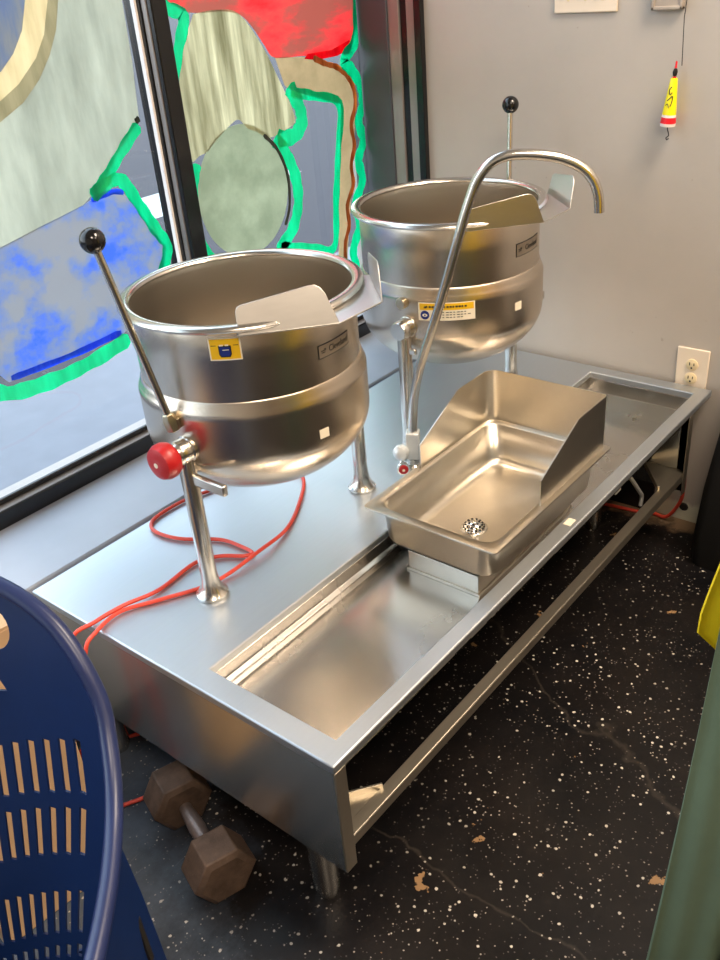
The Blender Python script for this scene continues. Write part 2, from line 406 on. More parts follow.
# paint on the glass
PAINT_AREAS = [
    ('grey_paint', 'paint_grey', 1, [(0.675, 1.756), (0.776, 1.757), (0.757, 1.479), (0.754, 1.356), (0.742, 1.232), (0.668, 1.174), (0.598, 1.109), (0.538, 1.077), (0.418, 1.057), (0.311, 1.039), (0.032, 1.011), (-0.203, 1.03), (-0.023, 1.272), (0.197, 1.245), (0.388, 1.284), (0.45, 1.311), (0.501, 1.349), (0.541, 1.393), (0.57, 1.438), (0.591, 1.493), (0.612, 1.705)]),
    ('olive_ring', 'paint_olive', 1, [(0.612, 1.705), (0.591, 1.493), (0.57, 1.438), (0.541, 1.393), (0.501, 1.349), (0.45, 1.311), (0.388, 1.284), (0.197, 1.245), (-0.023, 1.272), (-0.005, 1.32), (0.212, 1.29), (0.4, 1.323), (0.451, 1.348), (0.506, 1.391), (0.538, 1.432), (0.566, 1.495), (0.584, 1.689)]),
    ('cream_ring', 'paint_cream', 1, [(0.584, 1.689), (0.566, 1.495), (0.538, 1.432), (0.506, 1.391), (0.451, 1.348), (0.4, 1.323), (0.212, 1.29), (-0.005, 1.32), (0.013, 1.368), (0.233, 1.35), (0.417, 1.376), (0.455, 1.405), (0.489, 1.446), (0.512, 1.499), (0.522, 1.673)]),
    ('slate_disc', 'paint_slate', 1, [(0.132, 1.68), (0.522, 1.673), (0.512, 1.499), (0.489, 1.446), (0.455, 1.405), (0.417, 1.376), (0.233, 1.35), (0.013, 1.368)]),
    ('blue_paint', 'paint_blue', 2, [(0.312, 1.041), (0.419, 1.059), (0.538, 1.077), (0.58, 1.088), (0.644, 1.087), (0.668, 1.063), (0.71, 0.985), (0.75, 0.922), (0.718, 0.858), (0.632, 0.779), (0.56, 0.748), (0.382, 0.75), (0.24, 0.75), (0.209, 0.796), (0.087, 0.792), (-0.048, 0.955), (0.034, 1.015)]),
    ('red_paint', 'paint_red', 1, [(0.958, 1.586), (1.589, 1.559), (1.546, 1.298), (1.476, 1.287), (1.402, 1.286), (1.328, 1.295), (1.225, 1.303), (1.192, 1.336), (1.156, 1.382), (1.116, 1.416), (1.053, 1.43), (0.973, 1.433), (0.925, 1.446), (0.874, 1.49)]),
    ('crimson_paint', 'paint_crimson', 3, [(1.538, 1.312), (1.545, 1.29), (1.479, 1.277), (1.392, 1.277), (1.338, 1.286), (1.353, 1.297), (1.455, 1.295)]),
    ('tan_paint', 'paint_tan', 1, [(1.225, 1.303), (1.327, 1.293), (1.401, 1.281), (1.506, 1.239), (1.545, 1.187), (1.538, 1.094), (1.51, 0.953), (1.454, 0.72), (1.428, 0.564), (1.38, 0.579), (1.411, 0.732), (1.475, 1.149), (1.352, 1.189), (1.273, 1.216), (1.251, 1.23)]),
    ('skirt_paint', 'paint_cream_stripe', 2, [(0.96, 1.432), (1.037, 1.434), (1.113, 1.418), (1.184, 1.332), (1.23, 1.248), (1.266, 1.176), (1.275, 1.133), (1.231, 1.119), (1.165, 1.11), (1.123, 1.133), (1.088, 1.149), (1.063, 1.174), (1.033, 1.169), (0.973, 1.14), (0.936, 1.118), (0.907, 1.113), (0.878, 1.104), (0.846, 1.14), (0.861, 1.231), (0.911, 1.359)]),
    ('oval_paint', 'paint_sage', 1, [(1.216, 0.959), (1.206, 0.925), (1.19, 0.894), (1.167, 0.867), (1.14, 0.845), (1.109, 0.83), (1.075, 0.822), (1.041, 0.82), (1.007, 0.826), (0.976, 0.839), (0.947, 0.857), (0.923, 0.88), (0.904, 0.907), (0.891, 0.937), (0.883, 0.969), (0.881, 1.001), (0.886, 1.033), (0.895, 1.063), (0.911, 1.091), (0.931, 1.115), (0.955, 1.135), (0.982, 1.15), (1.012, 1.16), (1.043, 1.164), (1.075, 1.162), (1.107, 1.153), (1.136, 1.138), (1.163, 1.118), (1.185, 1.092), (1.203, 1.062), (1.214, 1.029), (1.218, 0.994)]),
]
PAINT_STROKES = [
    ('green_outline', 'paint_green', 3, 0.0284, [(0.736, 1.218), (0.672, 1.169), (0.609, 1.118), (0.57, 1.093)]),
    ('green_outline', 'paint_green', 4, 0.0313, [(0.564, 1.09), (0.621, 1.111), (0.658, 1.105), (0.693, 1.041), (0.729, 0.97), (0.753, 0.921), (0.721, 0.857)]),
    ('green_outline', 'paint_green', 3, 0.0376, [(0.582, 0.735), (0.459, 0.716), (0.342, 0.712), (0.228, 0.727), (0.177, 0.775), (0.143, 0.817)]),
    ('blue_outline', 'paint_deep_blue', 3, 0.0162, [(0.563, 0.758), (0.411, 0.752), (0.248, 0.757)]),
    ('blue_outline', 'paint_deep_blue', 3, 0.0134, [(0.562, 1.083), (0.621, 1.088), (0.655, 1.08)]),
    ('green_outline', 'paint_green', 3, 0.0332, [(0.842, 1.484), (0.88, 1.452), (0.927, 1.429), (0.895, 1.361), (0.85, 1.267)]),
    ('green_outline', 'paint_green', 3, 0.0274, [(0.896, 1.096), (0.875, 1.048), (0.862, 0.975), (0.872, 0.894), (0.903, 0.839)]),
    ('green_outline', 'paint_green', 3, 0.0398, [(1.184, 1.104), (1.221, 1.062), (1.251, 0.991), (1.251, 0.914), (1.213, 0.846), (1.146, 0.805)]),
    ('dark_outline', 'paint_black', 4, 0.0105, [(1.144, 1.122), (1.191, 1.074), (1.219, 1.0), (1.213, 0.918), (1.187, 0.867)]),
    ('green_outline', 'paint_green', 4, 0.0453, [(1.263, 1.228), (1.295, 1.174), (1.3, 1.128), (1.261, 1.098), (1.196, 1.102)]),
    ('green_outline', 'paint_green', 3, 0.0276, [(1.268, 1.212), (1.361, 1.188), (1.47, 1.149), (1.448, 1.024), (1.418, 0.884), (1.389, 0.747), (1.285, 0.773), (1.16, 0.813)]),
    ('orange_stroke', 'paint_orange', 3, 0.0156, [(1.376, 1.284), (1.428, 1.262), (1.471, 1.249), (1.512, 1.222), (1.54, 1.183), (1.543, 1.135), (1.517, 1.083), (1.524, 1.024), (1.502, 0.97), (1.504, 0.91), (1.468, 0.857), (1.469, 0.795), (1.442, 0.739), (1.432, 0.629)]),
    ('green_outline', 'paint_green', 4, 0.0354, [(1.607, 1.558), (1.583, 1.411), (1.566, 1.309), (1.504, 1.263), (1.537, 1.232), (1.573, 1.183), (1.576, 1.13), (1.551, 1.086), (1.568, 1.03), (1.537, 0.978), (1.549, 0.915), (1.506, 0.848), (1.518, 0.783), (1.478, 0.713), (1.485, 0.646), (1.447, 0.558)]),
    ('dark_outline', 'paint_black', 3, 0.0135, [(0.729, 1.226), (0.742, 1.232)]),
]
def ribbon(pts, wd):
    P2 = smooth([Vector((p[0], p[1], 0)) for p in pts], 6); L = []; R = []
    for i, p in enumerate(P2):
        t = (P2[min(i+1, len(P2)-1)]-P2[max(i-1, 0)]).normalized(); n = Vector((-t.y, t.x, 0))
        k = wd/2*(1+.10*math.sin(i*1.7)+.06*math.sin(i*.6))
        if i in (0, len(P2)-1): k *= .6
        L.append(p+n*k); R.append(p-n*k)
    return L, R
XMAX = XW-.024
for nm, mt, layer, pts in PAINT_AREAS:
    y = YG-.002-.0009*layer
    par = WL if sum(p[0] for p in pts)/len(pts) < .82 else WR
    lim = (lambda x: min(x, .792)) if par is WL else (lambda x: min(max(x, .852), XMAX))
    sm = smooth([Vector((p[0], p[1], 0)) for p in pts]+[Vector((pts[0][0], pts[0][1], 0))], 4)[:-1] if nm in ('skirt_paint', 'red_paint', 'oval_paint') else [Vector((p[0], p[1], 0)) for p in pts]
    mb = MB(); mb.prism([(lim(p.x), y, p.y-H) for p in sm], (0, -.0005, 0))
    mb.build(nm, M[mt], par)
for nm, mt, layer, wd, pts in PAINT_STROKES:
    y = YG-.002-.0009*layer
    par = WL if sum(p[0] for p in pts)/len(pts) < .82 else WR
    lim = (lambda x: min(x, .792)) if par is WL else (lambda x: min(max(x, .852), XMAX))
    L, R = ribbon(pts, wd); mb = MB()
    fr_v = [[mb.bm.verts.new((lim(p.x), yy, p.y-H)) for p in side] for yy in (y, y-.0006) for side in (L, R)]
    for i in range(len(L)-1):
        for a, b in ((fr_v[0], fr_v[1]), (fr_v[3], fr_v[2]), (fr_v[1], fr_v[3]), (fr_v[2], fr_v[0])):
            mb.bm.faces.new((a[i], a[i+1], b[i+1], b[i]))
    for i in (0, -1): mb.bm.faces.new((fr_v[0][i], fr_v[1][i], fr_v[3][i], fr_v[2][i]))
    mb.build(nm, M[mt], par, angle=20)

# street outside
slab('ground_outside', M['road'], -40, 90, 1.25, 90, -.70, -.62)
slab('sidewalk_outside', M['sidewalk'], -9, 14, 1.22, 2.95, -.62, -.50)
slab('road_line', M['road_line'], 3.2, 5.6, 5.2, 5.9, -.62, -.618)

# ------------------------------------------------------------------ the low equipment stand
L, Wd = 1.584, .826
TX0, TX1, TY0, TY1, TZ = .048, 1.541, .035, .333, -.066
st = thing('equipment_stand', 'low stainless steel kettle stand with a long drain trough along its front', 'stand', (L/2, Wd/2, -H))
t = MB(); xs = [0, TX0, TX1, L]; ys = [0, TY0, TY1, Wd]
for zz in (0, -.018):
    vv = [[t.bm.verts.new((x, y, zz)) for x in xs] for y in ys]
    for jx in range(3):
        for iy in range(3):
            if (jx, iy) != (1, 1): t.bm.faces.new((vv[iy][jx], vv[iy][jx+1], vv[iy+1][jx+1], vv[iy+1][jx]))
    if zz == 0: va = vv
    else:
        ringo = [(0,0),(1,0),(2,0),(3,0),(3,1),(3,2),(3,3),(2,3),(1,3),(0,3),(0,2),(0,1)]
        for k in range(12):
            (a, b), (c, d) = ringo[k], ringo[(k+1) % 12]; t.bm.faces.new((va[b][a], va[d][c], vv[d][c], vv[b][a]))
        ringi = [(1,1),(2,1),(2,2),(1,2)]
        for k in range(4):
            (a, b), (c, d) = ringi[k], ringi[(k+1) % 4]; t.bm.faces.new((va[b][a], va[d][c], vv[d][c], vv[b][a]))
t.build('top', M['top'], st, .003)
tr = MB()
tr.box(TX0-.002, TX1+.002, TY0-.002, TY1+.002, TZ-.004, TZ)
tr.box(TX0-.003, TX0, TY0-.002, TY1+.002, TZ, -.0185); tr.box(TX1, TX1+.003, TY0-.002, TY1+.002, TZ, -.0185)
tr.box(TX0, TX1, TY0-.003, TY0, TZ, -.0185)
tr.prism([(TX0, TY1+.003, -.0185), (TX0, TY1+.0006, -.0185), (TX0, TY1+.0006, -.046), (TX0, TY1-.009, -.051), (TX0, TY1-.009, -.054), (TX0, TY1-.004, -.056), (TX0, TY1-.004, -.059), (TX0, TY1-.012, TZ), (TX0, TY1+.003, TZ)], (TX1-TX0, 0, 0))
tr.build('drain_trough', M['trough'], st, .0015)
PB = -.258
XP = 1.462
MB().box(.0015, .0035, .004, Wd-.004, PB, -.018).build('side_panel', M['panel'], st)
MB().box(XP, XP+.002, .004, Wd-.004, PB, -.018).build('side_panel', M['panel'], st)
MB().box(.004, XP, Wd-.006, Wd-.004, PB, -.018).build('back_panel', M['panel'], st)
for x0 in (.002, XP-.024):
    p = MB(); p.box(x0, x0+.026, .0005, .0025, PB, -.018); p.box(x0 if x0 < 1 else x0+.024, x0+.002 if x0 < 1 else x0+.026, .0025, .03, PB, -.018)
    p.build('front_post', M['rail'], st, .0006)
r = MB(); r.box(.020, XP-.004, .002, .026, -.192, -.189); r.box(.020, XP-.004, .002, .0045, -.214, -.192); r.build('front_rail', M['rail'], st, .001)
for sx, x in ((1, .004), (-1, XP-.001)):
    gu = MB(); gu.prism([(x, .004, -.195), (x+sx*.132, .012, -.195), (x+sx*.132, .026, -.195), (x+sx*.02, .11, -.195), (x, .11, -.195)], (0, 0, .002))
    gu.prism([(x+sx*.132, .022, -.195), (x+sx*.134, .026, -.195), (x+sx*.022, .112, -.195), (x+sx*.02, .108, -.195)], (0, 0, .016))
    gu.build('corner_gusset', M['rail'], st, .0006)
br = MB(); br.tube(smooth([(1.16, .085, -.112), (1.235, .08, -.116), (1.262, .08, -.130), (1.345, .08, -.222), (1.362, .08, -.245), (1.358, .08, -.272)], 5), .0055, 8)
br.box(1.14, 1.17, .06, .11, -.118, -.070)
br.build('drain_bracket', M['pipe_light'], st)
for x in (.045, XP-.034):
    for y in (.105 if x < 1 else .25, Wd-.09):
        lg = MB(); lg.lathe([(0, -H), (.020, -H), (.0235, -H+.010), (.0255, -H+.03), (.0265, -.30), (.0265, -.245 if x < 1 else -.20), (0, -.245 if x < 1 else -.20)], (x, y, 0), n=24)
        if x < 1: MB().box(x-.036, x+.036, y-.036, y+.036, -.249, -.245).build('leg_plate', M['rail'], st)
        lg.build('leg', M['tube'], st)
tg = MB(); tg.box(.797, .825, .010, .027, 0, .0006); tg.build('price_sticker', M['white_tag'], st)['label'] = 'white price sticker'

# ------------------------------------------------------------------ tilting kettles
KR_RIM, KR_UP, KR_JK = .231, .2145, .2255
def cyl_patch(c, R, a0, a1, z0, z1, th=.0008, n=10, slant=0., inset=0.):
    mb = MB(); a0, a1 = math.radians(a0), math.radians(a1)
    da = inset/R; rows = [[], []]
    for k in range(n+1):
        a = a0+da+(a1-a0-2*da)*k/n; z = slant*(k/n-.5)
        for q, zz in ((0, z0+inset), (1, z1-inset)): rows[q].append((c[0]+(R)*math.cos(a), c[1]+R*math.sin(a), zz+z))
    vin = [[mb.bm.verts.new(p) for p in row] for row in rows]
    vout = [[mb.bm.verts.new((c[0]+(p[0]-c[0])*(R+th)/R, c[1]+(p[1]-c[1])*(R+th)/R, p[2])) for p in row] for row in rows]
    for k in range(n):
        mb.bm.faces.new((vout[0][k], vout[0][k+1], vout[1][k+1], vout[1][k])); mb.bm.faces.new((vin[0][k+1], vin[0][k], vin[1][k], vin[1][k+1]))
        mb.bm.faces.new((vin[0][k], vin[0][k+1], vout[0][k+1], vout[0][k])); mb.bm.faces.new((vin[1][k+1], vin[1][k], vout[1][k], vout[1][k+1]))
    for k in (0, n): mb.bm.faces.new((vin[0][k], vout[0][k], vout[1][k], vin[1][k]))
    return mb
def flat_on_cyl(c, R, a_mid, z_mid, polys, th=.0006, slant=0.):     # small flat outlines bent onto the kettle wall, (s, t) in metres
    mb = MB(); am = math.radians(a_mid)
    for poly in polys:
        P3 = [(c[0]+R*math.cos(am+s/R), c[1]+R*math.sin(am+s/R), z_mid+t+slant*s) for s, t in poly]
        out = Vector((math.cos(am), math.sin(am), 0))*th
        mb.prism(P3, out)
    return mb
def rect(s0, s1, t0, t1): return [(s0, t0), (s1, t0), (s1, t1), (s0, t1)]
def text_on_cyl(txt, size, c, R, a_mid, z_mid, mat, name, parent, slant=0., squash=1.):
    cu = bpy.data.curves.new('lettering', 'FONT'); cu.body = txt; cu.size = size; cu.align_x = 'CENTER'; cu.align_y = 'CENTER'; cu.extrude = 0; cu.resolution_u = 3
    to = bpy.data.objects.new('lettering', cu); COL.objects.link(to)
    dg = bpy.context.evaluated_depsgraph_get(); me = bpy.data.meshes.new_from_object(to.evaluated_get(dg))
    bpy.data.objects.remove(to); bpy.data.curves.remove(cu)
    mb = MB(); mb.bm.from_mesh(me); bpy.data.meshes.remove(me)
    am = math.radians(a_mid)
    for v in mb.bm.verts:
        s, tt = v.co.x*squash, v.co.y; v.co = (c[0]+R*math.cos(am+s/R), c[1]+R*math.sin(am+s/R), z_mid+tt+slant*s)
    return mb.build(name, mat, parent, solid=.0006)

def kettle(cx, cy, mx_, legx, side, label):
    """side -1: crank handle and red knob on the left end, +1: on the right end"""
    RZ = .566
    k = thing('tilting_kettle', label, 'kettle', (mx_, .493, 0), 'pair of tilting kettles on the stand')
    C = (cx, cy, 0)
    # wall: outer upper shell, inside shell
    bd = MB(); bd.lathe([(KR_UP, .385), (KR_UP, .500), (KR_UP, RZ-.010), (KR_UP-.002, RZ-.006)], C, n=96); bd.build('kettle_wall', M['kettle'], k)
    ins = MB(); R = KR_UP-.004
    ins.lathe([(R+.002, RZ-.004), (R, RZ-.016), (R, .34)] + [(R*math.cos(a), .34-.135*math.sin(a)) for a in [PI/2*i/14 for i in range(1, 14)]] + [(0, .205)], C, n=96)
    ins.build('kettle_inside', M['inner'], k)
    rm = MB(); pr = []
    for i in range(14):
        a = 2*PI*i/14; pr.append((KR_UP+.0070+.0120*math.cos(a), RZ-.003+.0075*math.sin(a)))
    rm.lathe(pr, C, n=96, close=True); rm.build('rim', M['tube'], k)
    jk = MB(); JZ = .318; JH = .142
    jk.lathe([(KR_UP-.004, .424), (KR_UP+.001, .424), (KR_UP+.003, .421), (KR_UP+.0045, .414), (KR_JK-.003, .406), (KR_JK, .398), (KR_JK, .388), (KR_JK, JZ+.03), (KR_JK, JZ)] +
             [(KR_JK*math.cos(a), JZ-JH*math.sin(a)) for a in [PI/2*i/18 for i in range(1, 18)]] + [(0, JZ-JH)], C, n=96)
    jk.build('steam_jacket', M['kettle'], k)
    # pouring lip with two guards
    pts = [(-.166, -.160), (-.040, -.277), (.076, -.277), (.188, -.160)]
    arc = [(KR_UP+.004)*1.0*Vector((math.cos(a), math.sin(a))) for a in [math.radians(-42 - (180-84)*i/12) for i in range(13)]]
    lip = MB(); zt = RZ-.002
    outl = [(cx+p[0], cy+p[1], zt-.013) for p in pts]+[(cx+p.x, cy+p.y, zt-.010) for p in arc]
    lip.prism(outl, (0, 0, .003)); lp = lip.build('pouring_lip', M['lip'], k, .0008)
    for a, b, tilt in ((pts[0], pts[1], .36 if side < 0 else -.04), (pts[3], pts[2], .0 if side < 0 else .25)):
        A = Vector((cx+a[0], cy+a[1], zt-.013)); B = Vector((cx+b[0], cy+b[1], zt-.013)); d = (B-A); n = Vector((-d.y, d.x, 0)).normalized()*.002; nn = n.normalized()
        A2 = A+d*.03
        prof = [(0, .0), (0, .040), (.02, .046), (.06, .049), (.74, .066), (.80, .066), (.85, .061), (.89, .052), (1.0, .002)]
        gd = MB(); gd.prism([A+d*u+Vector((0, 0, h))+nn*(h*tilt) for u, h in prof], n); gd.build('splash_guard', M['lip'], k, .0006)
    # legs and trunnions
    for e in (-1, 1):
        lx = cx+e*.242 if legx is None else legx[0 if e < 0 else 1]; ly = .493
        lg = MB(); lg.lathe([(0, 0), (.031, 0), (.033, .002), (.0325, .007), (.027, .013), (.020, .026), (.0172, .045), (.0165, .06), (.0165, .318), (.012, .330), (0, .334)], (lx, ly, 0), n=32)
        lg.build('leg', M['tube'], k)
        tn = MB(); x_in = cx+e*.215
        prf = [(0, -.024), (.020, -.024), (.0235, -.018), (.0235, .0)]; ln = abs(lx-x_in)
        tn.lathe(prf+[(.0235, ln-.012), (.0255, ln-.010), (.0255, ln-.002), (.0255, ln+.010), (0, ln+.012)], (lx, ly, .330), (-e, 0, 0), n=32)
        tn.build('trunnion', M['tube'], k)
        if e == side:
            kb = MB(); kb.lathe([(0, .022), (.012, .022), (.014, .030), (.031, .032), (.0345, .040), (.0345, .052), (.030, .062), (.016, .067), (.010, .0665), (0, .0665)], (lx, ly, .330), (e, 0, 0), n=32)
            kn = kb.build('knob', M['knob_red'], k); kn['label'] = 'red round knob'
            dt = MB(); dt.lathe([(0, 0), (.005, 0), (.005, .001), (0, .001)], (lx+e*.0667, ly, .330), (e, 0, 0), n=16); dt.build('knob_dot', M['white_tag'], kn)
            b0 = Vector((lx+e*.005, .507, .381)); b1 = Vector((lx+e*.063, .536, .729)); d = (b1-b0).normalized()
            sk = MB(); sk.lathe([(0, -.012), (.013, -.010), (.014, .012), (.010, .024), (.006, .026)], b0, d, n=6); sk.box(min(b0.x, b0.x-e*.03), max(b0.x, b0.x-e*.03), .498, .516, .372, .392); sk.build('lever_socket', M['brass'], k, .001)
            rd = MB(); rd.tube([b0, b0.lerp(b1, .5), b1], .0068, 14); rod = rd.build('lever', M['tube'], k)
            bl = MB(); bl.ball(b1, .021); bl.build('lever_ball', M['ball_black'], rod)['label'] = 'black ball grip'
        else:
            bs = MB(); bs.lathe([(.014, -.02), (.014, .008), (.012, .010), (0, .010)], (cx+e*(KR_JK+.002), cy-.02, .388), (e, 0, 0), n=8); bs.build('pipe_plug', M['brass'], k, .001)
        # lug bar below the trunnion
        lb = MB(); lb.box(lx-.006, lx+.006, .395, .490, .262, .284) if e == side else lb.box(lx-.005, lx+.005, .46, .488, .27, .285)
        lb.build('stop_bar', M['tube'], k, .003)
    tg = cyl_patch(C, KR_JK, *((-104.8, -99.6, .323, .341) if side < 0 else (-105.1, -100, .346, .365))); tg.build('price_sticker', M['white_tag'], k)['label'] = 'white price sticker'
    # nameplate
    na0, na1, nz0, nz1 = (-98.8, -75.0, .470, .496) if side < 0 else (-101.6, -74.4, .466, .4965); nzm = (nz0+nz1)/2; nam = (na0+na1)/2; nsl = -.000 
    nm = cyl_patch(C, KR_UP, na0, na1, nz0, nz1); npl = nm.build('nameplate', M['black_ink'], k); npl['label'] = 'grey nameplate with black lettering'
    cyl_patch(C, KR_UP+.0008, na0, na1, nz0, nz1, .0005, inset=.0017).build('plate_face', M['name_grey'], npl)
    text_on_cyl('Cleveland', .0175, C, KR_UP+.0015, nam+2.6, nzm, M['black_ink'], 'lettering', npl, squash=.84)
    flat_on_cyl(C, KR_UP+.0013, na0+3.2, nzm, [rect(-.006, .006, .0005, .002), rect(-.005, .004, -.003, -.0015), rect(.001, .006, .003, .0045)]).build('maker_mark', M['black_ink'], npl)
    return k, C
k1, C1 = kettle(.435, .529, .446, (.205, .688), -1, 'nearer tilting steel kettle with red knob and a small yellow square sticker')
k2, C2 = kettle(1.121, .521, 1.125, (.883, 1.367), 1, 'farther tilting steel kettle by the grey wall with a wide yellow and white warning label')
# square yellow sticker of the near kettle
s1 = cyl_patch(C1, KR_UP, -151, -136, .505, .5465); sb = s1.build('safety_sticker', M['white_tag'], k1); sb['label'] = 'yellow square sticker with a blue pot symbol'
cyl_patch(C1, KR_UP+.0008, -151, -136, .505, .5465, .0004, inset=.0024).build('yellow_field', M['yellow_tag'], sb)
flat_on_cyl(C1, KR_UP+.0014, -143.5, .5245, [rect(-.024, .024, .0075, .0085)]).build('sticker_rule', M['black_ink'], sb)
flat_on_cyl(C1, KR_UP+.0014, -143.5, .5235, [[(-.011, .009), (-.011, -.007), (-.008, -.012), (.008, -.012), (.011, -.007), (.011, .009)]]).build('pot_outline', M['black_ink'], sb)
flat_on_cyl(C1, KR_UP+.0021, -143.5, .5235, [[(-.0092, .0065), (-.0092, -.006), (-.007, -.0100), (.007, -.0100), (.0092, -.006), (.0092, .0065)]]).build('pot_symbol', M['blue_ink'], sb)
flat_on_cyl(C1, KR_UP+.0021, -143.5, .5235, [rect(-.009, -.002, .0085, .0110), rect(.001, .007, .0085, .0110)]).build('pot_lid_mark', M['white_tag'], sb)
flat_on_cyl(C1, KR_UP+.0027, -143.5, .5235, [rect(-.004, .007, .001, .002)]).build('pot_mark', M['white_tag'], sb)
# warning label of the far kettle
s2 = cyl_patch(C2, KR_JK, -165, -131.9, .3505, .3925, n=16); wl = s2.build('warning_label', M['white_tag'], k2); wl['label'] = 'white warning label with a yellow heading band'
cyl_patch(C2, KR_JK+.0008, -164.2, -132.7, .3755, .391, .0004, n=16).build('yellow_band', M['yellow_tag'], wl)
flat_on_cyl(C2, KR_JK+.0014, -148.5, .3832, [rect(-.047+i*.0068, -.0425+i*.0068+(.0005 if i % 3 else -.001), -.0018, .0022) for i in range(14)]+[[(-.052, -.003), (-.046, -.003), (-.049, .003)]]).build('heading_text', M['black_ink'], wl)
flat_on_cyl(C2, KR_JK+.0010, -148.5, .3625, [rect(-.026+.0083*i_, -.0195+.0083*i_-.0012*(i_ % 3), zq_, zq_+.0016) for zq_, n_ in ((.007, 9), (.001, 10), (-.005, 8)) for i_ in range(n_)]).build('body_text', M['black_ink'], wl)
flat_on_cyl(C2, KR_JK+.0010, -148.5, .3635, [[(-.050+.0105*math.cos(a), .0105*math.sin(a)) for a in [2*PI*i/20 for i in range(20)]]]).build('warning_symbol', M['blue_ink'], wl)
flat_on_cyl(C2, KR_JK+.0018, -148.5, .3635, [[(-.050+.006*math.cos(a), .0036*math.sin(a)) for a in [2*PI*i/14 for i in range(14)]]]).build('symbol_eye', M['white_tag'], wl)
flat_on_cyl(C2, KR_JK+.0025, -148.5, .3635, [[(-.050+.002*math.cos(a), .002*math.sin(a)) for a in [2*PI*i/10 for i in range(10)]]]).build('symbol_pupil', M['blue_ink'], wl)

# ------------------------------------------------------------------ sliding drain pan in the trough
def rrect(x0, x1, y0, y1, r, n=6):
    out = []
    for cx, cy, a0 in ((x1-r, y1-r, 0), (x0+r, y1-r, PI/2), (x0+r, y0+r, PI), (x1-r, y0+r, 1.5*PI)):
        for i in range(n+1):
            a = a0+PI/2*i/n; out.append((cx+r*math.cos(a), cy+r*math.sin(a)))
    return out
PX0, PX1, PY0, PY1, PZ = .523, 1.018, .026, .352, .081
pn = thing('drain_pan', 'deep rectangular steel drain pan with a raised splash guard sitting in the trough', 'sink', ((PX0+PX1)/2, (PY0+PY1)/2, TZ))
loops = [(0, .010, 0.), (0, .010, .0035), (.020, .036, .0035), (.024, .036, -.001), (.027, .036, -.022), (.031, .034, -.024), (.038, .036, -.078), (.042, .036, -.087), (.050, .034, -.0935), (.062, .030, -.097)]
b = MB(); rings = []
for ins_, rad, dz in loops:
    rings.append([b.bm.verts.new((x, y, PZ+dz)) for x, y in rrect(PX0+ins_, PX1-ins_, PY0+ins_, PY1-ins_, rad)])
for a, c in zip(rings, rings[1:]):
    n = len(a)
    for i in range(n): b.bm.faces.new((a[i], a[(i+1) % n], c[(i+1) % n], c[i]))
b.bm.faces.new(rings[-1])
# outside skin
rings2 = [rings[0]]
for ins_, rad, dz in [(.018, .036, -.001), (.020, .036, -.004), (.026, .036, -.080), (.032, .036, -.091), (.045, .034, -.098), (.06, .03, -.100)]:
    rings2.append([b.bm.verts.new((x, y, PZ+dz)) for x, y in rrect(PX0+ins_, PX1-ins_, PY0+ins_, PY1-ins_, rad)])
for a, c in zip(rings2, rings2[1:]):
    n = len(a)
    for i in range(n): b.bm.faces.new((c[i], c[(i+1) % n], a[(i+1) % n], a[i]))
b.bm.faces.new(rings2[-1][::-1])
b.build('basin', M['pan'], pn, angle=60)
bz = PZ-.099
bs = MB(); bx0 = .560
bs.box(bx0, bx0+.002, .090, .266, TZ+.006, bz); bs.box(bx0, bx0+.40, .090, .092, TZ+.006, bz); bs.box(bx0, bx0+.40, .264, .266, TZ+.006, bz)
bs.box(bx0-.004, bx0+.40, .086, .270, TZ, TZ+.0062)
bs.build('pan_base', M['pan'], pn, .0008)
# splash guard: thin bent sheet on three sides with sloped ends
GX1, GY0, GY1, GT = 1.009, .040, .340, .2145
gp = [(.718, GY0)]+[(x, y) for x, y in [(.80, GY0), (.874, GY0), (.90, GY0), (GX1-.012, GY0), (GX1-.008, GY0)]]+[(GX1-.008+.008*math.sin(a), GY0+.008-.008*math.cos(a)) for a in [PI/2*i/6 for i in range(1, 7)]]
gp += [(GX1, y) for y in (GY0+.012, .15, .21, GY1-.034)]+[(GX1-.03+.03*math.cos(a), GY1-.03+.03*math.sin(a)) for a in [PI/2*i/10 for i in range(0, 11)]]+[(GX1-.034, GY1), (.90, GY1), (.874, GY1), (.80, GY1), (.718, GY1)]
def gtop(x): return GT if x >= .872 else .143+(x-.718)*(GT-.143)/(.874-.718)
gs = MB(); gs.grid([[(x, y, PZ+.002), (x, y, gtop(x))] for x, y in gp]); gs.build('splash_guard', M['pan'], pn, solid=.0022, angle=20)
sc = MB(); scx, scy = .702, .191; bz2 = PZ-.097
sc.lathe([(.030, .0), (.030, .003), (.024, .004)]+[(.023*math.cos(a), .004+.016*math.sin(a)) for a in [PI/2*i/6 for i in range(1, 6)]]+[(0, .020)], (scx, scy, bz2), n=28)
so = sc.build('strainer', M['chrome'], pn)
hl = MB()
for ring, (a, cnt) in enumerate(((.22, 16), (.62, 12), (1.05, 7))):
    for q in range(cnt):
        ph = 2*PI*(q+.5*ring)/cnt; nrm = Vector((math.cos(a)*math.cos(ph), math.cos(a)*math.sin(ph), math.sin(a)))
        c = Vector((scx, scy, bz2+.004))+Vector((.0234*nrm.x, .0234*nrm.y, .0164*nrm.z))
        hl.lathe([(0, 0), (.0026, 0), (.0026, .0008), (0, .0008)], c, nrm, n=8)
hl.build('strainer_holes', M['drain_hole'], so)

